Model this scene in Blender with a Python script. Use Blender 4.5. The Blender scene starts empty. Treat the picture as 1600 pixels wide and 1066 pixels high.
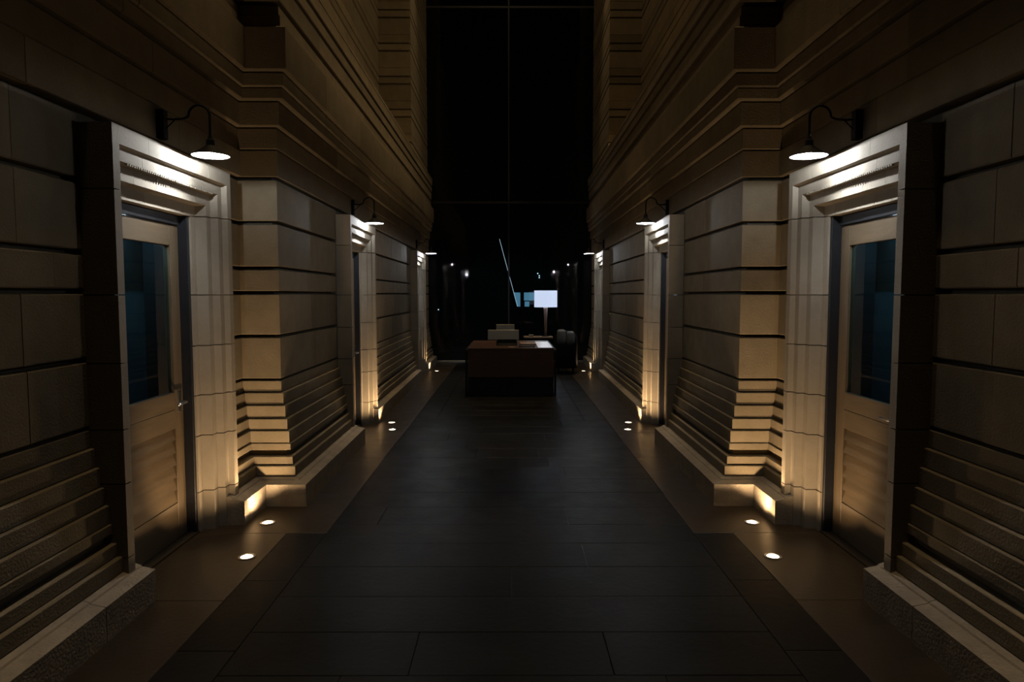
import bpy, bmesh, math, random
from mathutils import Vector, Matrix

# ------------------------------------------------------------------ scene
scn = bpy.context.scene
C = scn.collection
R = math.radians
rnd = random.Random(7)

cam = bpy.data.cameras.new('camera')
cam.sensor_width = 36.0
cam.lens = 24.0
cam.clip_end = 200
camo = bpy.data.objects.new('camera', cam)
C.objects.link(camo)
camo.location = (0, 0, 1.6)
camo.rotation_euler = (R(90 - 3.86), 0, R(-0.161))
scn.camera = camo

scn.view_settings.view_transform = 'Standard'
scn.view_settings.look = 'None'
scn.view_settings.gamma = 1.0
scn.view_settings.exposure = 0.5
scn.view_settings.use_curve_mapping = False

w = bpy.data.worlds.new('night')
scn.world = w
w.use_nodes = True
w.node_tree.nodes['Background'].inputs[0].default_value = (0.05, 0.08, 0.12, 1)
w.node_tree.nodes['Background'].inputs[1].default_value = 0.015

UP_W = 7.0            # floor uplights (each)
BARN_W = 34.0          # wall lamps (each)
ATRIUM_W = 30.0       # warm atrium lights high under the ceiling
DOWN_W = 680.0        # narrow downlights along the walls
CORE_W = 26.0
COVE_W = 50.0         # strip lights lying on the ledges, lighting the upper walls across
POOL_W = 30.0          # cool pool under each wall lamp
WARM = (1.0, 0.66, 0.36)
ATR = (1.0, 0.70, 0.36)
COOL = (0.92, 0.95, 1.0)


def light(name, kind, loc, energy, color, parent=None, **kw):
    l = bpy.data.lights.new(name, kind)
    l.energy = energy
    l.color = color
    for k, v in kw.items():
        setattr(l, k, v)
    o = bpy.data.objects.new(name, l)
    o.location = loc
    C.objects.link(o)
    if parent:
        o.parent = parent
    return o


# warm lights far up in the atrium, beyond the top of the frame: a soft pair over the middle
# and a row of narrow downlights along each wall
for yy in (9.2, 12.4):
    a = light('atrium_light', 'AREA', (0, yy, 12.1), ATRIUM_W, ATR, shape='RECTANGLE', size=1.0, size_y=1.6)
for sx in (-1, 1):
    c_ = light('cove_light', 'AREA', (sx * 1.97, 10.4, 4.318), COVE_W, ATR, shape='RECTANGLE', size=9.0, size_y=0.05)
    # long side along the corridor, facing the opposite wall and a little up
    c_.rotation_euler = Matrix(((0, -sx * math.sin(R(20)), sx * math.cos(R(20))), (1, 0, 0), (0, math.cos(R(20)), math.sin(R(20))))).to_euler()
for sx in (-1, 1):
    for yy in (0.6, 3.2, 5.8, 8.4, 11.0, 13.6):
        light('atrium_downlight', 'SPOT', (sx * 1.12, yy, 12.1), DOWN_W, ATR, spot_size=R(25), spot_blend=0.7, shadow_soft_size=0.05)


# ------------------------------------------------------------------ materials
TONE = 0.71           # overall reflectance of the dark stone corridor


def nodes_of(name):
    m = bpy.data.materials.new(name)
    m.use_nodes = True
    nt = m.node_tree
    return m, nt, nt.nodes['Principled BSDF'], nt.nodes, nt.links


def surface(name, col, rough=0.6, metal=0.0, var=0.12, scale=6.0, bump=0.0, bscale=60.0, objvar=0.0,
            spec=0.5, stretch=None, rvar=0.0):
    """procedural colour from noise, with optional tone change from piece to piece"""
    col = tuple(c * TONE for c in col)
    spec *= TONE
    m, nt, b, N, L = nodes_of(name)
    tc = N.new('ShaderNodeTexCoord')
    src = tc.outputs['Object']
    if stretch:
        mp = N.new('ShaderNodeMapping')
        mp.inputs['Scale'].default_value = stretch
        L.new(src, mp.inputs['Vector'])
        src = mp.outputs['Vector']
    n = N.new('ShaderNodeTexNoise')
    n.inputs['Scale'].default_value = scale
    n.inputs['Detail'].default_value = 6
    n.inputs['Roughness'].default_value = 0.62
    L.new(src, n.inputs['Vector'])
    r = N.new('ShaderNodeValToRGB')
    r.color_ramp.elements[0].position = 0.3
    r.color_ramp.elements[1].position = 0.7
    r.color_ramp.elements[0].color = tuple(c * (1 - var) for c in col) + (1,)
    r.color_ramp.elements[1].color = tuple(min(1, c * (1 + var)) for c in col) + (1,)
    L.new(n.outputs['Fac'], r.inputs['Fac'])
    out = r.outputs['Color']
    if objvar:
        oi = N.new('ShaderNodeObjectInfo')
        mr = N.new('ShaderNodeMapRange')
        mr.inputs['To Min'].default_value = 1 - objvar
        mr.inputs['To Max'].default_value = 1 + objvar * 0.6
        L.new(oi.outputs['Random'], mr.inputs['Value'])
        hs = N.new('ShaderNodeHueSaturation')
        L.new(mr.outputs['Result'], hs.inputs['Value'])
        L.new(out, hs.inputs['Color'])
        out = hs.outputs['Color']
    L.new(out, b.inputs['Base Color'])
    b.inputs['Roughness'].default_value = rough
    b.inputs['Metallic'].default_value = metal
    b.inputs['Specular IOR Level'].default_value = spec
    if rvar:
        mr2 = N.new('ShaderNodeMapRange')
        mr2.inputs['From Min'].default_value = 0.3
        mr2.inputs['From Max'].default_value = 0.7
        mr2.inputs['To Min'].default_value = rough - rvar
        mr2.inputs['To Max'].default_value = rough + rvar
        L.new(n.outputs['Fac'], mr2.inputs['Value'])
        L.new(mr2.outputs['Result'], b.inputs['Roughness'])
    if bump:
        n2 = N.new('ShaderNodeTexNoise')
        n2.inputs['Scale'].default_value = bscale
        n2.inputs['Detail'].default_value = 4
        L.new(src, n2.inputs['Vector'])
        bp = N.new('ShaderNodeBump')
        bp.inputs['Strength'].default_value = bump
        bp.inputs['Distance'].default_value = 0.01
        L.new(n2.outputs['Fac'], bp.inputs['Height'])
        L.new(bp.outputs['Normal'], b.inputs['Normal'])
    return m


def emit(name, col, strength):
    m, nt, b, N, L = nodes_of(name)
    b.inputs['Base Color'].default_value = tuple(0.6 * c for c in col) + (1,)
    b.inputs['Emission Color'].default_value = col + (1,)
    b.inputs['Emission Strength'].default_value = strength * TONE
    return m


def glass(name, tint=(0.75, 0.85, 0.88)):
    m = bpy.data.materials.new(name)
    m.use_nodes = True
    nt = m.node_tree
    N, L = nt.nodes, nt.links
    N.remove(N['Principled BSDF'])
    t = N.new('ShaderNodeBsdfTransparent')
    t.inputs[0].default_value = tint + (1,)
    g = N.new('ShaderNodeBsdfGlossy')
    g.inputs['Roughness'].default_value = 0.012
    f = N.new('ShaderNodeFresnel')
    f.inputs['IOR'].default_value = 1.45
    mx = N.new('ShaderNodeMixShader')
    ge = N.new('ShaderNodeNewGeometry')          # the pane's inner side must not mirror everything
    iv = N.new('ShaderNodeMath')
    iv.operation = 'SUBTRACT'
    iv.inputs[0].default_value = 1.0
    L.new(ge.outputs['Backfacing'], iv.inputs[1])
    mu = N.new('ShaderNodeMath')
    mu.operation = 'MULTIPLY'
    L.new(f.outputs[0], mu.inputs[0])
    L.new(iv.outputs[0], mu.inputs[1])
    L.new(mu.outputs[0], mx.inputs[0])
    L.new(t.outputs[0], mx.inputs[1])
    L.new(g.outputs[0], mx.inputs[2])
    L.new(mx.outputs[0], N['Material Output'].inputs[0])
    return m


M = {}
M['stone'] = surface('sandstone', (0.205, 0.170, 0.114), 0.88, var=0.14, scale=5, bump=0.35, bscale=90, objvar=0.22, spec=0.25)
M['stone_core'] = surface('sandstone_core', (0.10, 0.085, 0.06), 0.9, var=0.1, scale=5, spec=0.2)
M['trim'] = surface('dressed_sandstone', (0.27, 0.238, 0.184), 0.85, var=0.09, scale=6, bump=0.2, bscale=110, objvar=0.1, spec=0.25)
M['plinth'] = surface('plinth_sandstone', (0.25, 0.215, 0.165), 0.88, var=0.2, scale=9, bump=0.5, bscale=70, objvar=0.12, spec=0.25)
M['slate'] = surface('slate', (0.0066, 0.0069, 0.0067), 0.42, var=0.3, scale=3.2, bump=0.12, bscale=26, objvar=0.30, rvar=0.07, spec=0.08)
M['sill'] = surface('brown_paving', (0.028, 0.020, 0.012), 0.36, var=0.2, scale=4, bump=0.12, bscale=40, objvar=0.12, rvar=0.05, spec=0.3)
M['joint'] = surface('dark_joint', (0.012, 0.012, 0.012), 0.8, var=0.2)
M['oak'] = surface('oak', (0.095, 0.070, 0.041), 0.5, var=0.22, scale=4, bump=0.08, bscale=30, stretch=(6, 6, 0.6), spec=0.35)
M['oak_rail'] = surface('oak_rail', (0.095, 0.070, 0.041), 0.5, var=0.22, scale=4, bump=0.08, bscale=30, stretch=(6, 0.6, 6), spec=0.35)
M['frame'] = surface('charcoal_metal', (0.012, 0.013, 0.016), 0.45, var=0.2, spec=0.4)
M['black'] = surface('black_paint', (0.005, 0.005, 0.0055), 0.6, var=0.2, spec=0.15)
M['steel'] = surface('brushed_steel', (0.55, 0.55, 0.54), 0.3, metal=1.0, var=0.08)
M['enamel'] = surface('white_enamel', (0.85, 0.87, 0.9), 0.35, var=0.02)
M['walnut'] = surface('walnut', (0.055, 0.026, 0.014), 0.5, spec=0.2, var=0.3, scale=5, stretch=(0.7, 6, 9), bump=0.05, bscale=40)
M['walnut_pale'] = surface('lamp_wood', (0.17, 0.11, 0.07), 0.45, var=0.2, stretch=(6, 6, 1))
M['grey_shell'] = surface('grey_aluminium', (0.17, 0.165, 0.14), 0.5, var=0.05, metal=0.2)
M['paper'] = surface('white_paper', (0.75, 0.78, 0.85), 0.3, var=0.04)
M['card'] = surface('buff_card', (0.25, 0.16, 0.10), 0.7, var=0.1)
M['felt'] = surface('grey_upholstery', (0.11, 0.112, 0.11), 0.95, var=0.25, scale=30, bump=0.3, bscale=200, spec=0.1)
M['felt_dark'] = surface('black_upholstery', (0.02, 0.02, 0.022), 0.9, var=0.2, scale=30, spec=0.1)
M['concrete'] = surface('dark_render', (0.015, 0.018, 0.022), 0.9, var=0.2)
M['teal_backing'] = surface('teal_backing', (0.026, 0.046, 0.054), 0.9, var=0.1)  # for the added panels that tint the door glass from behind
M['ceiling'] = surface('dark_ceiling', (0.02, 0.02, 0.02), 0.9)
M['glass'] = glass('clear_glass')
M['door_glass'] = glass('door_glass', (0.55, 0.72, 0.78))
M['bulb'] = emit('bulb_glow', COOL, 60.0)
M['uplens'] = emit('uplight_glow', (1.0, 0.80, 0.58), 9.0)
M['shade'] = emit('shade_glow', (0.62, 0.72, 0.95), 0.85)
M['lit_blue'] = emit('lit_window', (0.22, 0.50, 0.72), 0.42)
M['strip'] = emit('strip_light', (0.75, 0.88, 1.0), 0.75)
M['spark'] = emit('small_lamp', (0.75, 0.95, 1.0), 2.2)


# ------------------------------------------------------------------ helpers
def link(name, bm, mat, parent=None, smooth=False, mats=None):
    bmesh.ops.recalc_face_normals(bm, faces=bm.faces)
    me = bpy.data.meshes.new(name)
    bm.to_mesh(me)
    bm.free()
    for mm in (mats or [mat]):
        me.materials.append(mm)
    if smooth:
        for p in me.polygons:
            p.use_smooth = True
    o = bpy.data.objects.new(name, me)
    C.objects.link(o)
    if parent:
        o.parent = parent
    return o


def tag(o, label=None, cat=None, group=None, kind=None):
    if label:
        o['label'] = label
    if cat:
        o['category'] = cat
    if group:
        o['group'] = group
    if kind:
        o['kind'] = kind
    return o


def empty(name, loc=(0, 0, 0), rz=0.0):
    o = bpy.data.objects.new(name, None)
    o.empty_display_size = 0.1
    o.location = loc
    o.rotation_euler = (0, 0, rz)
    C.objects.link(o)
    return o


def add_box(bm, x0, x1, y0, y1, z0, z1, bev=0.0, rot=None, seg=1):
    t = bmesh.new()
    r = bmesh.ops.create_cube(t, size=1.0)
    for v in t.verts:
        v.co = Vector(((x0 + x1) / 2 + v.co.x * (x1 - x0), (y0 + y1) / 2 + v.co.y * (y1 - y0),
                       (z0 + z1) / 2 + v.co.z * (z1 - z0)))
    if bev:
        bmesh.ops.bevel(t, geom=t.edges[:], offset=bev, segments=seg, affect='EDGES', profile=0.5)
    if rot is not None:
        c = Vector(((x0 + x1) / 2, (y0 + y1) / 2, (z0 + z1) / 2))
        for v in t.verts:
            v.co = c + rot @ (v.co - c)
    merge(bm, t)


def merge(bm, t):
    vm = {v: bm.verts.new(v.co) for v in t.verts}
    for f in t.faces:
        bm.faces.new([vm[v] for v in f.verts])
    t.free()


def box(name, mat, parent, *a, **k):
    bm = bmesh.new()
    add_box(bm, *a, **k)
    return link(name, bm, mat, parent)


def add_lathe(bm, prof, cx=0, cy=0, n=32, close=False):
    """prof: list of (radius, z)"""
    rings = []
    for r, z in prof:
        if r < 1e-5:
            rings.append([bm.verts.new((cx, cy, z))])
        else:
            rings.append([bm.verts.new((cx + r * math.cos(2 * math.pi * i / n), cy + r * math.sin(2 * math.pi * i / n), z))
                          for i in range(n)])
    for a, b in zip(rings, rings[1:]):
        for i in range(n):
            j = (i + 1) % n
            if len(a) == 1 and len(b) == 1:
                continue
            if len(a) == 1:
                bm.faces.new((a[0], b[i], b[j]))
            elif len(b) == 1:
                bm.faces.new((a[i], a[j], b[0]))
            else:
                bm.faces.new((a[i], a[j], b[j], b[i]))
    return bm


def add_tube(bm, pts, r, n=10):
    pts = [Vector(p) for p in pts]
    rings = []
    up = Vector((0, 1, 0))
    for i, p in enumerate(pts):
        d = (pts[min(i + 1, len(pts) - 1)] - pts[max(i - 1, 0)]).normalized()
        a = d.cross(up)
        if a.length < 1e-3:
            a = d.cross(Vector((1, 0, 0)))
        a.normalize()
        b = d.cross(a).normalized()
        rings.append([bm.verts.new(p + r * (math.cos(2 * math.pi * k / n) * a + math.sin(2 * math.pi * k / n) * b))
                      for k in range(n)])
    for A, B in zip(rings, rings[1:]):
        for k in range(n):
            j = (k + 1) % n
            bm.faces.new((A[k], A[j], B[j], B[k]))
    bm.faces.new(rings[0])
    bm.faces.new(rings[-1][::-1])


# ------------------------------------------------------------------ wall geometry
# u = distance from the corridor's middle line, mirrored by s (-1 left, 1 right);
# beyond the pier the corridor widens very slightly
PY = 5.336            # front face of the pier
KW = 0.0095


def mp(s, u, y, z):
    return (s * (u + KW * max(0.0, y - PY)), y, z)


def ubox(bm, s, u0, u1, y0, y1, z0, z1):
    """plain box in wall coordinates"""
    v = [bm.verts.new(mp(s, u, y, z)) for u in (u0, u1) for y in (y0, y1) for z in (z0, z1)]
    for f in ((0, 1, 3, 2), (4, 6, 7, 5), (0, 4, 5, 1), (2, 3, 7, 6), (0, 2, 6, 4), (1, 5, 7, 3)):
        bm.faces.new([v[i] for i in f])


def path_points(path):
    """vertices with mitred outward directions (wall runs along +y, outward is -u; pier fronts face -y)"""
    ns = []
    for (u0, y0), (u1, y1) in zip(path, path[1:]):
        if abs(u1 - u0) < 1e-6:
            ns.append((-1, 0))
        else:
            ns.append((0, -1))
    out = []
    for i, p in enumerate(path):
        if i == 0:
            d = ns[0]
        elif i == len(path) - 1:
            d = ns[-1]
        else:
            d = (ns[i - 1][0] + ns[i][0], ns[i - 1][1] + ns[i][1])
        out.append((p, d))
    return out, ns


def sweep_piece(name, mat, parent, s, prof, pts):
    bm = bmesh.new()
    rows = []
    for (u, y), (du, dy) in pts:
        rows.append([bm.verts.new(mp(s, u + du * e, y + dy * e, z)) for e, z in prof])
    n = len(prof)
    for A, B in zip(rows, rows[1:]):
        for k in range(n):
            j = (k + 1) % n
            bm.faces.new((A[k], A[j], B[j], B[k]))
    bm.faces.new(rows[0][::-1])
    bm.faces.new(rows[-1])
    return link(name, bm, mat, parent)


def course(parent, mat, s, path, prof, length=1.05, gap=0.004, phase=None, name='stone', wob=0.0, cuts=None):
    """one course of stones along a path: every stone is an object of its own"""
    pp, ns = path_points(path)
    for i in range(len(path) - 1):
        (p0, d0), (p1, d1) = pp[i], pp[i + 1]
        L = math.hypot(p1[0] - p0[0], p1[1] - p0[1])
        if L < 0.75:
            k = []
        elif cuts and i in cuts:
            k = [(c - p0[1]) / (p1[1] - p0[1]) for c in cuts[i]]
        else:
            n = max(1, round(L / length))
            off = (phase if phase is not None else rnd.uniform(-0.3, 0.3)) / n
            k = [max(0.04, min(0.96, j / n + off + rnd.uniform(-0.05, 0.05) / n)) for j in range(1, n)]
        ends = [0.0] + k + [1.0]
        for a, b in zip(ends, ends[1:]):
            if b - a < 1e-3:
                continue
            def at(t, sgn):
                if t <= 0:
                    return (p0, d0)
                if t >= 1:
                    return (p1, d1)
                t2 = t + sgn * gap / 2 / L
                return ((p0[0] + (p1[0] - p0[0]) * t2, p0[1] + (p1[1] - p0[1]) * t2), ns[i])
            j = rnd.uniform(-wob, wob)
            pr = [(e + (j if e > -0.03 else 0), z) for e, z in prof]
            sweep_piece(name, mat, parent, s, pr, [at(a, 1), at(b, -1)])


def block(e, z0, z1, c=0.006, back=-0.075):
    return [(back, z0), (e - c, z0), (e, z0 + c), (e, z1 - c), (e - c, z1), (back, z1)]


U0 = 2.10             # recessed wall at the first doors
U1 = 1.80             # pier and the wall beyond
DOORS = [(4.075, U0, 0.17), (7.88, U1, 0.155), (13.6, U1, 0.13)]   # centre, wall, how far the surround stands proud
HW, HS = 0.445, 0.70                                              # half width of opening, of surround
YEND = 15.96
side_name = {-1: 'left', 1: 'right'}
YB = -1.6

# groove levels and courses, from the plinth up
MAIN = [(0.945, 1.267), (1.291, 1.605), (1.631, 1.796), (1.822, 2.144), (2.172, 2.484)]
BATTER = [(0.838, 0.927, 0.0), (0.739, 0.834, 0.022), (0.638, 0.736, 0.043), (0.547, 0.635, 0.063), (0.450, 0.544, 0.082),
          (0.397, 0.448, 0.092), (0.352, 0.397, 0.055), (0.283, 0.350, 0.115), (0.202, 0.281, 0.14)]
CORN = [(2.508, 2.706, 0.0), (2.712, 2.876, 0.015), (2.880, 3.066, 0.045), (3.070, 3.160, 0.085), (3.160, 3.266, 0.100),
        (3.270, 3.590, 0.135), (3.593, 3.690, 0.080), (3.690, 3.765, 0.065),
        (3.790, 3.945, 0.085), (3.975, 4.070, 0.095), (4.105, 4.225, 0.105)]
UPPER = []
z = 4.36
while z < 9.3:
    UPPER += [(z + 0.016, z + 0.125), (z + 0.155, z + 0.295), (z + 0.30, z + 0.594)]
    z += 0.61


def seg_near():
    return [(U0, YB), (U0, DOORS[0][0] - HS)]


def seg_pier():
    return [(U0, DOORS[0][0] + HS), (U0, PY), (U1, PY), (U1, DOORS[1][0] - HS)]


def seg_mid():
    return [(U1, DOORS[1][0] + HS), (U1, DOORS[2][0] - HS)]


def seg_end():
    return [(U1, DOORS[2][0] + HS), (U1, YEND)]


def build_side(s):
    nm = side_name[s]
    # ---------------- core masonry (behind the stones, with the door openings left out)
    bm = bmesh.new()
    g = 0.058
    UB = 3.1
    ubox(bm, s, U0 + g, UB, YB, 4.075 - HW - 0.01, 0, 2.13)
    ubox(bm, s, U0 + g, UB, 4.075 + HW + 0.01, PY + g, 0, 2.13)
    ubox(bm, s, U1 + g, UB, PY + g, 7.88 - HW - 0.01, 0, 2.13)
    ubox(bm, s, U1 + g, UB, 7.88 + HW + 0.01, 13.6 - HW - 0.01, 0, 2.13)
    ubox(bm, s, U1 + g, UB, 13.6 + HW + 0.01, 16.02, 0, 2.13)
    ubox(bm, s, U0 + g, UB, YB, PY + g, 2.13, 4.225)
    ubox(bm, s, U1 + g, UB, PY + g, 16.02, 2.13, 4.225)
    ubox(bm, s, UB, UB + 0.2, YB, 16.02, 0, 4.225)
    wall = link('wall_' + nm, bm, M['stone_core'])
    tag(wall, 'rusticated sandstone wall along the %s side of the corridor, stepped at its foot' % nm, 'wall', kind='structure')
    ce = [(0.4, 1.45), (0.9, 2.05)]
    for path, sc, cuts in ((seg_near(), 1.0, 1), (seg_pier(), 1.0, 0), (seg_mid(), 0.74, 0), (seg_end(), 0.74, 0)):
        for i, (a, b) in enumerate(MAIN):
            cs = None
            if cuts:
                base = [2.97, 2.95, 3.19 if s < 0 else 2.83, 2.95, 2.90][i] + rnd.uniform(-0.03, 0.03)
                cs = {0: [base - 2.3, base - 1.15, base]}
            course(wall, M['stone'], s, path, block(0, a, b), 1.1, wob=0.0015, cuts=cs)
        for i, (a, b, e) in enumerate(BATTER):
            course(wall, M['stone'], s, path, block(e * sc, a, b, 0.004), 1.35, wob=0.001, phase=0.25 * (-1) ** i)
    # ---------------- plinth
    bb = empty('baseboard_' + nm)
    tag(bb, 'weathered sandstone plinth with sloping top at the foot of the %s wall' % nm, 'plinth', kind='structure')
    def plinth(e):
        return [(-0.02, 0.0), (e, 0.0), (e, 0.168), (e - 0.070, 0.183), (e - 0.076, 0.191), (e - 0.105, 0.200), (-0.02, 0.200)]
    course(bb, M['plinth'], s, [(U0, YB), (U0, 3.49)], plinth(0.245), 1.0, cuts={0: [0.1, 1.2, 2.1 if s > 0 else 1.9, 3.05]})
    course(bb, M['plinth'], s, [(U0, 4.66), (U0, PY), (U1, PY), (U1, 7.29)], plinth(0.255), 1.1)
    course(bb, M['plinth'], s, [(U1, 8.47), (U1, 13.0)], plinth(0.185), 1.3)
    course(bb, M['plinth'], s, [(U1, 14.18), (U1, YEND)], plinth(0.185), 1.9)
    # ---------------- cornice and parapet bands
    tr = empty('trim_1' if s < 0 else 'trim_2')
    tag(tr, 'stepped sandstone cornice running above the doors on the %s side' % nm, 'cornice', kind='structure')
    path = [(U0, YB), (U0, PY), (U1, PY), (U1, YEND)]
    for i, (a, b, e) in enumerate(CORN):
        if i == 0:
            # the frieze stands a little proud above the door bays
            course(tr, M['stone'], s, path, block(e + 0.012, a, b, 0.004), 1.25, wob=0.001)
            course(tr, M['stone'], s, [(U0, YB), (U0, PY - 0.02)], block(0.032, a, b, 0.004, back=0.013), 1.4)
        else:
            course(tr, M['stone'], s, path, block(e, a, b, 0.010 if i < 6 else 0.006), 1.5, wob=0.001)
    bm = bmesh.new()
    ubox(bm, s, 1.99, UB, YB, PY - 0.105, 4.225, 4.255)
    ubox(bm, s, 1.69, UB, PY - 0.105, YEND, 4.225, 4.255)
    link('ledge_slab', bm, M['stone'], tr)
    # ---------------- upper storey, set back behind the ledge, with the banded end pier
    UW = 2.40
    bm = bmesh.new()
    ubox(bm, s, UW + 0.03, UB, YB, 13.24, 4.255, 9.4)
    ubox(bm, s, U1 + 0.03, UB, 13.24, 16.02, 4.255, 9.4)
    uw = link('wall_upper_' + nm, bm, M['stone_core'])
    tag(uw, 'banded upper sandstone wall and end pier set back over the %s cornice' % nm, 'wall', kind='structure')
    for a, b in UPPER:
        course(uw, M['stone'], s, [(UW, 1.0), (UW, 13.2), (U1, 13.2), (U1, YEND)], block(0, a, b, 0.004), 2.6, wob=0.001)


# ------------------------------------------------------------------ door surrounds and doors
ZL = [(0.0, 2.115), (0.065, 2.192), (0.13, 2.275), (0.195, 2.345), (0.255, 2.437)]


def zl(r):
    for (r0, z0), (r1, z1) in zip(ZL, ZL[1:]):
        if r <= r1 + 1e-9:
            return z0 + (z1 - z0) * (r - r0) / (r1 - r0)
    return ZL[-1][1]


def build_surround(s, k, idx):
    c, U, proud = DOORS[k]
    nm = side_name[s]
    pos = ['nearest', 'second', 'farthest'][k]
    t = empty('trim_%d' % idx)
    tag(t, 'pale stepped stone surround of the %s doorway on the %s wall' % (pos, nm), 'door surround', kind='structure')
    st = proud / 0.17
    fr = [U - proud + st * 0.162, U - proud + st * 0.088, U - proud + st * 0.038, U - proud]          # front of each step, inner to outer
    rr = [0.0, 0.065, 0.13, 0.195, 0.255]
    prof = []                                                                       # (r, u) staircase, inside to outside
    prof.append((0.0, U + 0.14))
    for i in range(4):
        prof.append((rr[i], fr[i]))
        prof.append((rr[i + 1] - (0.004 if i < 3 else 0), fr[i] + 0.0))
    prof.append((0.255, U + 0.14))
    # jambs: one stone between each pair of joints
    zj = [0.0, 0.272, 0.652, 0.927, 1.261, 1.600, 2.118]
    if k == 0:
        zj = [0.0, 0.272, 0.652, 0.927, 1.261, 1.600, 2.118]
    for sg in (-1, 1):
        for z0, z1 in zip(zj, zj[1:]):
            bm = bmesh.new()
            lo = [bm.verts.new(mp(s, u, c + sg * (HW + r), z0 + (0.003 if z0 > 0 else 0))) for r, u in prof]
            hi = [bm.verts.new(mp(s, u, c + sg * (HW + r), z1 - 0.003)) for r, u in prof]
            n = len(prof)
            for i in range(n):
                j = (i + 1) % n
                bm.faces.new((lo[i], lo[j], hi[j], hi[i]))
            bm.faces.new(lo[::-1])
            bm.faces.new(hi)
            link('jamb_stone', bm, M['trim'], t)
    # lintel: corner stones with mitred steps and three stones between them
    def lintel(stations, name):
        bm = bmesh.new()
        rows = [[bm.verts.new(mp(s, u, *f(r))) for r, u in prof] for f in stations]
        n = len(prof)
        for A, B in zip(rows, rows[1:]):
            for i in range(n):
                j = (i + 1) % n
                bm.faces.new((A[i], A[j], B[j], B[i]))
        bm.faces.new(rows[0][::-1])
        bm.faces.new(rows[-1])
        link(name, bm, M['trim'], t)
    cut = 0.36
    for sg in (-1, 1):
        lintel([lambda r: (c + sg * (HW + r), 2.121), lambda r: (c + sg * (HW + r), zl(r)),
                lambda r: (c + sg * (cut + 0.0015), zl(r))], 'lintel_stone')
    e3 = [-cut, -0.12, 0.13, cut]
    for a, b in zip(e3, e3[1:]):
        lintel([lambda r, a=a: (c + a + 0.0008, zl(r)), lambda r, b=b: (c + b - 0.0008, zl(r))], 'lintel_stone')
    # row of tiny dentils under the second step
    bm = bmesh.new()
    u1 = fr[2]
    zt = zl(0.13)
    for i in range(46):
        y = c - 0.5 + i * 1.0 / 45
        ubox(bm, s, u1 + 0.0, u1 + 0.014, y - 0.006, y + 0.006, zt - 0.010, zt + 0.002)
    d = link('dentil_row', bm, M['trim'], t)
    d['kind'] = 'stuff'
    # threshold
    bm = bmesh.new()
    ubox(bm, s, U - 0.005, U + 0.16, c - HW, c + HW, 0.0, 0.012)
    link('threshold', bm, M['sill'], t)


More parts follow.
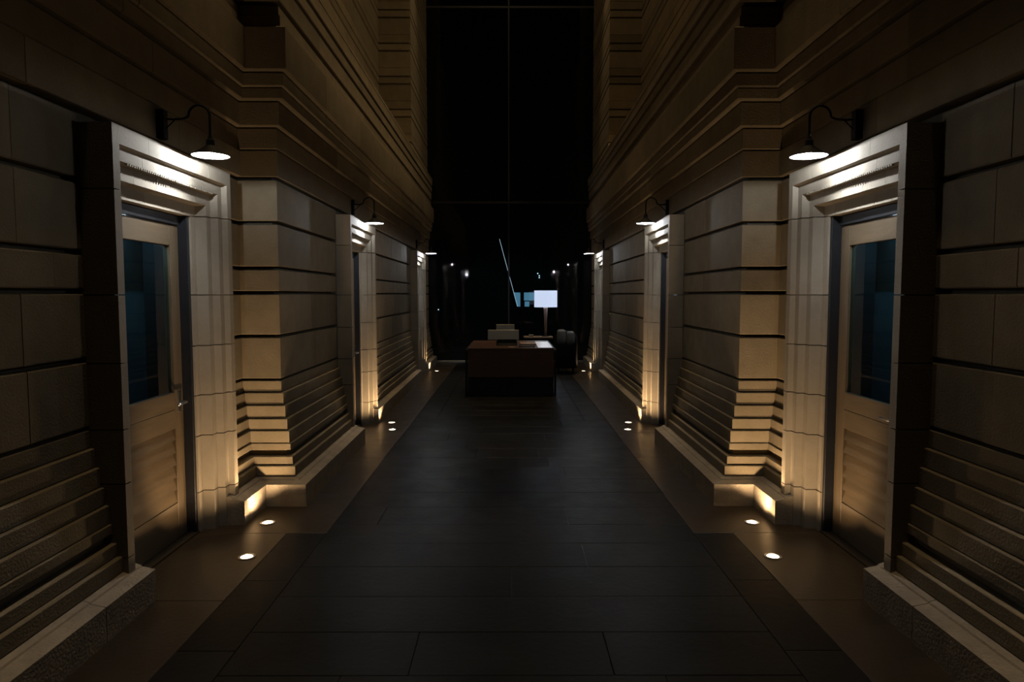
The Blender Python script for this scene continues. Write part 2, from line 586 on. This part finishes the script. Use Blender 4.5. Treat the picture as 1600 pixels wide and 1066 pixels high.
def build_door(s, k, idx):
    c, U, proud = DOORS[k]
    nm = side_name[s]
    pos = ['nearest', 'second', 'farthest'][k]
    # local frame: origin at the opening's centre on the floor, +Y along corridor, leaf face at U+0.06
    ox = s * (U + KW * max(0, c - PY))
    def B(name, mat, parent, u0, u1, y0, y1, z0, z1, bev=0.0):
        x0, x1 = sorted((s * u0, s * u1))
        return box(name, mat, parent, x0, x1, y0, y1, z0, z1, bev=bev)
    ty = empty('door_%d' % idx, (ox, c, 0.0), -s * KW)
    # the recess behind the door
    hinge = 'handle at its far edge' if s < 0 else 'handle at its near edge'
    lab = 'oak door with dark glass over a louvred panel, %s doorway on the %s wall' % (pos, nm)
    tag(ty, lab, 'door', kind='structure')
    # dark metal frame
    fr = bmesh.new()
    for y0, y1, z0, z1 in ((-HW, -HW + 0.03, 0.012, 2.11), (HW - 0.03, HW, 0.012, 2.11), (-HW + 0.03, HW - 0.03, 2.05, 2.11)):
        x0, x1 = sorted((s * (0.045 if z0 > 1 else 0.0), s * 0.13))
        add_box(fr, x0, x1, y0, y1, z0, z1, bev=0.003)
    link('door_frame', fr, M['frame'], ty)
    f0, f1 = 0.06, 0.105           # leaf thickness
    y0, y1 = -HW + 0.034, HW - 0.034
    sw = 0.11
    B('stile', M['oak'], ty, f0, f1, y0, y0 + sw, 0.016, 2.046, 0.002)
    B('stile', M['oak'], ty, f0, f1, y1 - sw, y1, 0.016, 2.046, 0.002)
    B('rail', M['oak_rail'], ty, f0 + 0.001, f1, y0 + sw, y1 - sw, 1.915, 2.046, 0.002)
    B('rail', M['oak_rail'], ty, f0 + 0.001, f1, y0 + sw, y1 - sw, 0.862, 0.972, 0.002)
    B('rail', M['oak_rail'], ty, f0 + 0.001, f1, y0 + sw, y1 - sw, 0.738, 0.860, 0.002)
    B('rail', M['oak_rail'], ty, f0 + 0.001, f1, y0 + sw, y1 - sw, 0.016, 0.250, 0.002)
    B('glass_pane', M['door_glass'], ty, f0 + 0.018, f0 + 0.026, y0 + sw, y1 - sw, 0.972, 1.915)
    n = 6
    for i in range(n):
        za = 0.250 + i * (0.488 / n)
        zb = za + 0.488 / n
        bm = bmesh.new()
        x = lambda u: s * u
        v = []
        for yy in (y0 + sw, y1 - sw):
            v.append([bm.verts.new((x(u), yy, zz)) for u, zz in
                      ((f0 + 0.004, za + 0.004), (f0 + 0.024, zb - 0.003), (f0 + 0.036, zb - 0.003), (f0 + 0.036, za + 0.004))])
        for i2 in range(4):
            j = (i2 + 1) % 4
            bm.faces.new((v[0][i2], v[0][j], v[1][j], v[1][i2]))
        bm.faces.new(v[0][::-1])
        bm.faces.new(v[1])
        link('slat', bm, M['oak_rail'], ty)
    # lever handle, on the left-hand stile's far edge / right-hand near edge
    hy = (y1 - 0.055) if s < 0 else (y0 + 0.055)
    dr = -1 if s < 0 else 1
    hb = bmesh.new()
    add_tube(hb, [(s * (f0 - 0.001), hy, 0.905), (s * (f0 - 0.048), hy, 0.905), (s * (f0 - 0.055), hy + dr * 0.012, 0.905),
                  (s * (f0 - 0.056), hy + dr * 0.125, 0.903)], 0.008, 10)
    h = link('door_handle', hb, M['steel'], ty, smooth=True)
    hb = bmesh.new()
    x0, x1 = sorted((s * (f0 - 0.006), s * (f0 + 0.002)))
    add_box(hb, x0, x1, hy - 0.02, hy + 0.02, 0.84, 0.97, 0.003)
    link('handle_plate', hb, M['steel'], h)
    # added unseen light and teal panels that give the door glass its tint
    light('added_glass_light', 'POINT', (s * 0.23, 0.05, 2.05), 2.4, (0.65, 0.88, 1.0), ty, shadow_soft_size=0.03)
    B('added_tint_panel', M['teal_backing'], ty, 0.30, 0.32, -0.44, 0.44, 0.0, 2.1)
    B('added_tint_panel', M['teal_backing'], ty, 0.125, 0.299, 0.425, 0.44, 0.0, 2.1)
    B('added_tint_panel', M['teal_backing'], ty, 0.125, 0.299, -0.44, -0.425, 0.0, 2.1)


for s in (-1, 1):
    build_side(s)
i = 3
d = 1
for s in (-1, 1):
    for k in range(3):
        build_surround(s, k, i)
        build_door(s, k, d)
        i += 1
        d += 1

# ------------------------------------------------------------------ floor
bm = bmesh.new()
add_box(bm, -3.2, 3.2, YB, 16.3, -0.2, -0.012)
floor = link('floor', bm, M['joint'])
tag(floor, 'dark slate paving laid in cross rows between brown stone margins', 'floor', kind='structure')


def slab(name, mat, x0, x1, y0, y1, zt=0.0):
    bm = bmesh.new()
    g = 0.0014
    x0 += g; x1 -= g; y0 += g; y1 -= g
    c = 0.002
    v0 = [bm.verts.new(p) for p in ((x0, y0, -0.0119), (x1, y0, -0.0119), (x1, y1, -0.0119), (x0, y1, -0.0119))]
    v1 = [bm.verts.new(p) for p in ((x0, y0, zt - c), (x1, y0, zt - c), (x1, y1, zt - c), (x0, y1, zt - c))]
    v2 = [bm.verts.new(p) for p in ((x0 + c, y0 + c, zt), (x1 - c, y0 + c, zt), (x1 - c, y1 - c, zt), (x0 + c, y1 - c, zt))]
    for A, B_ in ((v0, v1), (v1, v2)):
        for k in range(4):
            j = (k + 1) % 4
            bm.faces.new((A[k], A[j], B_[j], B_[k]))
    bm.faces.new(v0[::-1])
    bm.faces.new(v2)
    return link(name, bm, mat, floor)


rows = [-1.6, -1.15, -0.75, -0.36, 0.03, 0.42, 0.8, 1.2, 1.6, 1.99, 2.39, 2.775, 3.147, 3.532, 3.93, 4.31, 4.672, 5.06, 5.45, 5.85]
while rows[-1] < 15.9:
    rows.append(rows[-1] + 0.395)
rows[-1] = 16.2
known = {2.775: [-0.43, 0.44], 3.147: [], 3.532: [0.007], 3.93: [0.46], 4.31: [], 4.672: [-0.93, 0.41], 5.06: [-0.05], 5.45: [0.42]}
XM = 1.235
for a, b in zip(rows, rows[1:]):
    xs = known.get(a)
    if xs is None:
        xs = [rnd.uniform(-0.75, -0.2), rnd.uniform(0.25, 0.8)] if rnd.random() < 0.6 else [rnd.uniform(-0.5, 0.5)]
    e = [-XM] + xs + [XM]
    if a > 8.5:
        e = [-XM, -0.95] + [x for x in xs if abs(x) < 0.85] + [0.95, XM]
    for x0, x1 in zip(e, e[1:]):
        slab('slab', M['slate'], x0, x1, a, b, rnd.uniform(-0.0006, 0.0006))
# margins: a slate strip in the first bay, brown stone against the walls
def strip(mat, x0, x1, y0, y1, L):
    n = max(1, round((y1 - y0) / L))
    for j in range(n):
        slab('slab', mat, x0, x1, y0 + (y1 - y0) * j / n, y0 + (y1 - y0) * (j + 1) / n, rnd.uniform(-0.0005, 0.0005))
for s in (-1, 1):
    for (x0, x1, y0, y1, m_, L) in ((XM, 1.50, -1.6, 4.50, 'slate', 0.75), (1.50, 2.26, -1.6, 4.50, 'sill', 1.05),
                                    (XM, 2.26, 4.50, 5.45, 'sill', 1.0), (XM, 2.12, 5.45, 16.2, 'sill', 1.15)):
        p, q = sorted((s * x0, s * x1))
        strip(M[m_], p, q, y0, y1, L)

# ------------------------------------------------------------------ back wall and ceiling of the atrium (behind the camera, above)
o = box('wall_back', M['ceiling'], None, -3.3, 3.3, YB - 0.2, YB, -0.2, 12.2)
tag(o, 'plain dark wall closing the corridor behind the viewer', 'wall', kind='structure')
o = box('ceiling', M['ceiling'], None, -3.6, 3.6, YB - 0.2, 16.4, 12.2, 12.4)
tag(o, 'dark ceiling high over the stone corridor', 'ceiling', kind='structure')

# ------------------------------------------------------------------ glazed end wall
win = empty('window_1', (0, 16.06, 0))
tag(win, 'tall dark glass wall with thin mullions closing the far end of the corridor', 'window', kind='structure')
xs = [-3.3, -0.03, 3.3]
zs = [0.03, 3.745, 8.15, 12.2]
for zz in zs:
    hgt = 0.025
    box('transom', M['steel'] if zz < 0.1 else M['frame'], win, -3.3, 3.3, -0.03, 0.03, zz - hgt, zz + hgt, bev=0.004)
for xx in xs:
    for z0, z1 in zip(zs, zs[1:]):
        box('mullion', M['frame'], win, xx - 0.02, xx + 0.02, -0.03, 0.03, z0 + 0.025, z1 - 0.025, bev=0.004)
for x0, x1 in zip(xs, xs[1:]):
    for z0, z1 in zip(zs, zs[1:]):
        box('glass_pane', M['glass'], win, x0 + 0.02, x1 - 0.02, -0.008, 0.008, z0 + 0.025, z1 - 0.025)

# ------------------------------------------------------------------ outside, beyond the glass: a dark building with lit windows
o = box('ground', M['concrete'], None, -9, 9, 16.32, 30, -0.25, -0.02)
tag(o, 'dark paving outside beyond the glass end wall', 'ground', kind='structure')
bld = empty('building', (0, 22.1, -0.02))
tag(bld, 'dark building beyond the glass wall, two blue-lit windows beside the lamp shade', 'building')
box('facade', M['concrete'], bld, -10, 10, 0.35, 0.7, 0, 17.0)
for (x0, x1, z0, z1) in ((0.10, 0.335, 1.24, 1.70), (0.455, 0.95, 1.44, 1.70), (0.478, 0.63, 1.24, 1.41)):
    fr = bmesh.new()
    t_ = 0.02
    for a in ((x0 - t_, x1 + t_, z0 - t_, z0), (x0 - t_, x1 + t_, z1, z1 + t_), (x0 - t_, x0, z0, z1), (x1, x1 + t_, z0, z1)):
        add_box(fr, a[0], a[1], 0.28, 0.349, a[2], a[3])
    f = link('window_frame', fr, M['frame'], bld)
    box('pane', M['lit_blue'], f, x0, x1, 0.325, 0.345, z0, z1)
# dark sloping stair flank with a lit edge in front of that building
sf = empty('stair_flank', (0, 21.6, -0.02))
tag(sf, 'dark sloping stair side outside with a thin bright light strip on its edge', 'stair')
bm = bmesh.new()
pa, pb = Vector((-0.345, 0, 3.37)), Vector((0.222, 0, 1.26))
d = (pb - pa)
pc = pa + d * (pa.z / -d.z)
tri = [(pa.x, pa.z), (pc.x, 0.0), (pc.x - 2.6, 0.0), (pa.x - 0.5, pa.z)]
lo = [bm.verts.new((x, -0.03, z_)) for x, z_ in tri]
hi = [bm.verts.new((x, 0.03, z_)) for x, z_ in tri]
for k in range(4):
    j = (k + 1) % 4
    bm.faces.new((lo[k], lo[j], hi[j], hi[k]))
bm.faces.new(lo[::-1]); bm.faces.new(hi)
link('flank_panel', bm, M['concrete'], sf)
bm = bmesh.new()
add_tube(bm, [pa + Vector((0.012, -0.02, 0)), pb + Vector((0.012, -0.02, 0))], 0.0065, 8)
link('light_strip', bm, M['strip'], sf)
for (x, z_, lab) in ((0.905, 2.30, 'upper left of the three small lamps outside over the lamp shade'),
                     (0.955, 2.225, 'middle one of the three small lamps outside over the lamp shade'),
                     (0.955, 2.165, 'lowest of the three small lamps outside over the lamp shade'),
                     (-2.35, 1.12, 'single small lamp outside, low beside the left wall')):
    o = empty('outdoor_lamp', (x, 22.41, z_))
    tag(o, lab, 'lamp', 'small lamps outside')
    bm = bmesh.new()
    bmesh.ops.create_icosphere(bm, subdivisions=2, radius=0.017)
    link('bulb', bm, M['spark'], o, smooth=True)
    box('bracket', M['black'], o, -0.006, 0.006, 0.0, 0.045, 0.010, 0.024)


# ------------------------------------------------------------------ gooseneck wall lamps
def side_emitter(o):
    """photometry of a bare bulb in a flat shade: more light sideways than straight down"""
    l = o.data
    l.use_nodes = True
    N, L = l.node_tree.nodes, l.node_tree.links
    em = N['Emission']
    tc = N.new('ShaderNodeTexCoord')
    sp = N.new('ShaderNodeSeparateXYZ')
    ab = N.new('ShaderNodeMath')
    ab.operation = 'ABSOLUTE'
    rp = N.new('ShaderNodeValToRGB')
    cr = rp.color_ramp
    cr.elements[0].position, cr.elements[0].color = 0.0, (1, 1, 1, 1)
    cr.elements[1].position, cr.elements[1].color = 1.0, (0.22, 0.22, 0.22, 1)
    for p, v in ((0.10, 0.95), (0.30, 0.46), (0.44, 0.18), (0.60, 0.17), (0.75, 0.24)):
        e = cr.elements.new(p)
        e.color = (v, v, v, 1)
    L.new(tc.outputs['Normal'], sp.inputs[0])
    L.new(sp.outputs['Z'], ab.inputs[0])
    L.new(ab.outputs[0], rp.inputs[0])
    L.new(rp.outputs['Color'], em.inputs['Strength'])


def wall_lamp(s, k):
    c, U, proud = DOORS[k]
    ub = U + KW * max(0, c - PY)
    nm = side_name[s]
    pos = ['nearest', 'second', 'farthest'][k]
    head = [1.765, 1.555, 1.565][k]
    ub -= 0.032 if k == 0 else 0.012
    t = empty('wall_lamp', (s * ub, c + 0.02, 0), 0)
    tag(t, 'black gooseneck lamp with shallow white-lit shade over the %s doorway on the %s' % (pos, nm), 'lamp', 'gooseneck lamps over the doors')
    X = lambda v: -s * v                       # local: distance out of the wall
    reach = ub - head
    box('back_plate', M['black'], t, *sorted((X(-0.002), X(0.045 if k == 0 else 0.03))), -0.028, 0.028, 2.515, 2.685, bev=0.004)
    bm = bmesh.new()
    r = 0.062
    pts = [(X(0.015), 0, 2.645), (X(0.05), 0, 2.633), (X(0.09), 0, 2.630), (X(reach - 2 * r - 0.03), 0, 2.634), (X(reach - 2 * r - 0.008), 0, 2.642)]
    for i in range(0, 13):
        a = math.pi - math.pi * i / 12
        pts.append((X(reach - r + r * math.cos(a)), 0, 2.650 + r * math.sin(a)))
    pts += [(X(reach), 0, 2.60), (X(reach), 0, 2.52)]
    add_tube(bm, pts, 0.0075, 10)
    arm = link('arm', bm, M['black'], t, smooth=True)
    bm = bmesh.new()
    for i in range(2):
        pass
    add_tube(bm, [(X(0.016), 0, 2.55), (X(0.07), 0, 2.60), (X(0.10), 0, 2.628)], 0.004, 8)
    link('brace', bm, M['black'], t)
    cx = X(reach)
    bm = bmesh.new()
    add_lathe(bm, [(0.0, 2.535), (0.012, 2.532), (0.016, 2.515), (0.024, 2.51), (0.026, 2.475), (0.0, 2.474)], cx, 0, 24)
    link('lamp_cap', bm, M['black'], t, smooth=False)
    sh = bmesh.new()
    add_lathe(sh, [(0.026, 2.478), (0.045, 2.462), (0.085, 2.435), (0.104, 2.424), (0.1055, 2.419)], cx, 0, 40)
    link('shade', sh, M['black'], t, smooth=True)
    sh = bmesh.new()
    add_lathe(sh, [(0.1045, 2.4185), (0.084, 2.431), (0.044, 2.458), (0.0, 2.472)], cx, 0, 40)
    link('shade_lining', sh, M['enamel'], t, smooth=True)
    bm = bmesh.new()
    bmesh.ops.create_uvsphere(bm, u_segments=16, v_segments=10, radius=0.016, matrix=Matrix.Translation((cx, 0, 2.434)))
    link('bulb', bm, M['bulb'], t, smooth=True)
    o = light('lamp_pool', 'SPOT', (cx, 0, 2.412), POOL_W, COOL, t, shadow_soft_size=0.006, spot_size=R(44), spot_blend=1.0)
    o.rotation_euler = Vector((X(0.85), 0, -2.41)).to_track_quat('-Z', 'Y').to_euler()
    o = light('lamp_core', 'SPOT', (cx, 0, 2.412), CORE_W, COOL, t, shadow_soft_size=0.006, spot_size=R(125), spot_blend=0.9)
    o.rotation_euler = Vector((X(-1.0), -0.25, -1.0)).to_track_quat('-Z', 'Y').to_euler()
    side_emitter(light('lamp_light', 'POINT', (cx, 0, 2.4165), BARN_W, COOL, t, shadow_soft_size=0.006))


for s in (-1, 1):
    for k in range(3):
        wall_lamp(s, k)


# ------------------------------------------------------------------ floor uplights
def uplight(x, y, label, aim, core):
    t = empty('floor_uplight', (x, y, 0))
    tag(t, label, 'uplight', 'round uplights set in the floor')
    bm = bmesh.new()
    add_lathe(bm, [(0.036, -0.004), (0.036, 0.003), (0.040, 0.006), (0.052, 0.005), (0.054, 0.0), (0.054, -0.004)], 0, 0, 32)
    link('bezel', bm, M['steel'], t, smooth=False)
    bm = bmesh.new()
    add_lathe(bm, [(0.0, 0.0045), (0.036, 0.003), (0.036, -0.003), (0.0, -0.003)], 0, 0, 32)
    link('lens', bm, M['uplens'], t)
    o = light('uplight_beam', 'SPOT', (0, 0, 0.016), UP_W, WARM, t, shadow_soft_size=0.02, spot_size=R(149), spot_blend=0.12)
    o.rotation_euler = (R(180), 0, 0)
    o = light('uplight_core', 'SPOT', (0, 0, 0.016), UP_W * core, WARM, t, shadow_soft_size=0.02, spot_size=R(86), spot_blend=0.7)
    d = Vector((math.copysign(aim[0], x), aim[1], 1.05 * math.hypot(*aim)))
    o.rotation_euler = d.to_track_quat('-Z', 'Y').to_euler()
    return t


for s in (-1, 1):
    nm = side_name[s]
    for x, y, aim, core, lab in ((1.61, 4.08, (0.7, 0.55), 5.0, 'glowing round floor uplight in front of the nearest %s door' % nm),
                      (1.705, 4.71, (0.5, 0.75), 5.4, 'glowing round floor uplight beside the pier plinth on the near %s' % nm),
                      (1.40, 8.03, (0.7, 0.5), 5.0, 'nearer glowing uplight of the pair at the second %s doorway' % nm),
                      (1.485, 8.48, (0.75, 0.4), 4.0, 'farther glowing uplight of the pair at the second %s doorway' % nm),
                      (1.545, 14.3, (0.75, 0.3), 5.0, 'farthest glowing floor uplight on the %s, near the glass wall' % nm)):
        uplight(s * x, y, lab, aim, core)

# ------------------------------------------------------------------ desk group
DY0, DY1 = 10.70, 12.45
t = empty('desk', (0.012, 10.7, 0))
tag(t, 'dark walnut reception desk with a deep front panel and black metal legs', 'desk')
W2 = 0.68
dd = DY1 - DY0
box('desktop', M['walnut'], t, -W2, W2, -0.02, dd, 0.742, 0.77, bev=0.003)
box('front_panel', M['walnut'], t, -W2 + 0.004, W2 - 0.004, 0.0, 0.025, 0.305, 0.741, bev=0.002)
box('side_panel', M['walnut'], t, -W2 + 0.004, -W2 + 0.03, 0.026, dd - 0.3, 0.305, 0.741, bev=0.002)
box('side_panel', M['walnut'], t, W2 - 0.03, W2 - 0.004, 0.026, dd - 0.3, 0.305, 0.741, bev=0.002)
for sx in (-1, 1):
    for yy in (0.03, dd - 0.06):
        x0, x1 = sorted((sx * (W2 + 0.004), sx * (W2 + 0.038)))
        box('leg', M['black'], t, x0, x1, yy - 0.02, yy + 0.02, 0.0, 0.74, bev=0.003)
    x0, x1 = sorted((sx * (W2 + 0.004), sx * (W2 + 0.038)))
    box('leg_rail', M['black'], t, x0, x1, 0.051, dd - 0.081, 0.0, 0.03, bev=0.003)
    box('leg_rail', M['black'], t, x0, x1, 0.051, dd - 0.081, 0.70, 0.735, bev=0.003)
box('underdesk_shade', M['black'], t, -W2 + 0.004, W2 - 0.004, 0.06, 0.08, 0.0, 0.30, bev=0.002)  # black sheet standing in for the shade under the desk

t = empty('monitor', (-0.117, 11.9, 0.77))
tag(t, 'wide grey screen seen from behind on the walnut desk', 'monitor')
bm = bmesh.new()
add_box(bm, -0.272, 0.272, -0.011, 0.011, 0.045, 0.222, 0.006, rot=Matrix.Rotation(R(-8), 3, 'X'))
link('screen', bm, M['grey_shell'], t)
box('stand', M['grey_shell'], t, -0.03, 0.03, -0.004, 0.012, 0.008, 0.10, bev=0.003)
box('foot', M['grey_shell'], t, -0.12, 0.12, -0.06, 0.08, 0.0, 0.008, bev=0.002)

t = empty('laptop', (-0.085, 12.27, 0.77))
tag(t, 'smaller pale open screen standing behind the wide grey screen', 'laptop')
box('base', M['grey_shell'], t, -0.165, 0.165, 0.02, 0.15, 0.0, 0.016, bev=0.003)
bm = bmesh.new()
add_box(bm, -0.165, 0.165, -0.006, 0.006, 0.016, 0.30, 0.004, rot=Matrix.Rotation(R(-6), 3, 'X'))
link('screen', bm, M['grey_shell'], t)

t = empty('desk_tray', (-0.055, 11.42, 0.77))
tag(t, 'black document tray with upright back lying mid desk in front of the screen', 'tray')
box('tray_base', M['black'], t, -0.17, 0.17, -0.22, 0.22, 0.0, 0.012, bev=0.003)
for a in ((-0.17, -0.158, -0.22, 0.22), (0.158, 0.17, -0.22, 0.22), (-0.158, 0.158, 0.208, 0.22)):
    box('tray_side', M['black'], t, a[0], a[1], a[2], a[3], 0.012, 0.075, bev=0.002)
o = box('document_stack', M['card'], None, 0.165, 0.43, 11.2, 11.55, 0.77, 0.80, bev=0.003)
tag(o, 'low buff stack of papers lying right of the black tray', 'papers')
o = box('folder', M['black'], None, 0.135, 0.40, 10.82, 11.12, 0.77, 0.782, bev=0.002)
tag(o, 'thin black folder near the front edge of the desk', 'folder')
o = box('notepad', M['card'], None, -0.02, 0.08, 10.75, 10.86, 0.77, 0.778, bev=0.002)
tag(o, 'small buff notepad at the front edge of the desk', 'notepad')
o = box('white_sheet', M['paper'], None, 0.442, 0.668, 10.72, 12.1, 0.77, 0.774, bev=0.001)
tag(o, 'glossy white sheet shining on the right end of the desk', 'paper')

# side table and table lamp behind the desk
t = empty('side_table', (0.58, 14.1, 0))
tag(t, 'low wooden side table carrying the lit lamp behind the desk', 'table')
box('table_top', M['walnut_pale'], t, -0.30, 0.30, -0.2, 0.2, 0.715, 0.745, bev=0.004)
for sx in (-1, 1):
    for sy in (-1, 1):
        box('leg', M['black'], t, sx * 0.26 - 0.02, sx * 0.26 + 0.02, sy * 0.16 - 0.02, sy * 0.16 + 0.02, 0.0, 0.714, bev=0.003)
o = box('notebook', M['grey_shell'], None, 0.385, 0.48, 13.96, 14.1, 0.745, 0.785, bev=0.004)
tag(o, 'small grey box on the left end of the side table', 'box')

t = empty('table_lamp', (0.735, 14.1, 0.745))
tag(t, 'table lamp with glowing white drum shade and turned wooden stem', 'lamp')
bm = bmesh.new()
add_lathe(bm, [(0.0, 0.0), (0.075, 0.0), (0.078, 0.012), (0.03, 0.022), (0.0, 0.022)], n=32)
link('base', bm, M['black'], t)
bm = bmesh.new()
add_lathe(bm, [(0.0, 0.022), (0.020, 0.022), (0.024, 0.12), (0.032, 0.38), (0.040, 0.56), (0.044, 0.60), (0.0, 0.605)], n=24)
link('stem', bm, M['walnut_pale'], t, smooth=True)
bm = bmesh.new()
add_lathe(bm, [(0.232, 0.605), (0.236, 0.605), (0.236, 0.945), (0.232, 0.945), (0.232, 0.605)], n=48)
link('lamp_shade', bm, M['shade'], t, smooth=False)
bm = bmesh.new()
bmesh.ops.create_uvsphere(bm, u_segments=16, v_segments=10, radius=0.03, matrix=Matrix.Translation((0, 0, 0.72)))
link('bulb', bm, M['bulb'], t, smooth=True)
bm = bmesh.new()
add_tube(bm, [(0, 0, 0.603), (0, 0, 0.70)], 0.012, 12)
add_tube(bm, [(-0.232, 0, 0.66), (0.232, 0, 0.66)], 0.003, 6)
link('fitter', bm, M['steel'], t)
light('lamp_light', 'POINT', (0, 0, 0.63), 9.0, (0.8, 0.88, 1.0), t, shadow_soft_size=0.03)

# armchair to the right of the desk
t = empty('armchair', (1.14, 13.9, 0), R(-4))
tag(t, 'grey upholstered armchair with a rounded back right of the desk', 'chair')
bm = bmesh.new()
n = 22
prof = [(0.0, 0.30), (0.0, 0.30)]
outer, inner = [], []
for i in range(n + 1):
    a = math.pi * i / n
    h = 0.60 + 0.28 * math.sin(a) ** 0.5
    for ring, r in ((outer, 0.235), (inner, 0.165)):
        x = -r * math.cos(a)
        y = -r * 0.95 * math.sin(a)
        ring.append((bm.verts.new((x, y, 0.12)), bm.verts.new((x, y, h - 0.03)), bm.verts.new((x * 0.985, y * 0.985, h if r < 0.2 else h - 0.004))))
for i in range(n):
    for ring in (outer, inner):
        for q in range(2):
            bm.faces.new((ring[i][q], ring[i + 1][q], ring[i + 1][q + 1], ring[i][q + 1]))
    bm.faces.new((outer[i][2], outer[i + 1][2], inner[i + 1][2], inner[i][2]))
    bm.faces.new((outer[i][0], outer[i + 1][0], inner[i + 1][0], inner[i][0]))
for e_ in (0, n):
    bm.faces.new((outer[e_][0], outer[e_][1], outer[e_][2], inner[e_][2], inner[e_][1], inner[e_][0]))
link('backrest', bm, M['felt_dark'], t, smooth=True)
bm = bmesh.new()
add_box(bm, -0.185, 0.0, -0.262, -0.05, 0.60, 0.905, 0.06, rot=Matrix.Rotation(R(-5), 3, 'X'), seg=4)
add_box(bm, -0.005, 0.175, -0.255, -0.06, 0.60, 0.872, 0.06, rot=Matrix.Rotation(R(-5), 3, 'X'), seg=4)
o = link('back_cushion', bm, M['felt'], t, smooth=True)
o['label'] = 'grey two-lobed cushion over the top of the dark back'
for sx in (-1, 1):
    box('armrest', M['felt_dark'], t, sx * 0.2 - 0.035, sx * 0.2 + 0.035, 0.0, 0.36, 0.12, 0.60, bev=0.02, seg=3)
box('seat', M['felt_dark'], t, -0.16, 0.16, -0.15, 0.36, 0.14, 0.43, bev=0.025, seg=3)
for sx in (-1, 1):
    for yy in (-0.12, 0.30):
        box('leg', M['black'], t, sx * 0.15 - 0.018, sx * 0.15 + 0.018, yy - 0.018, yy + 0.018, 0.0, 0.14, bev=0.003)
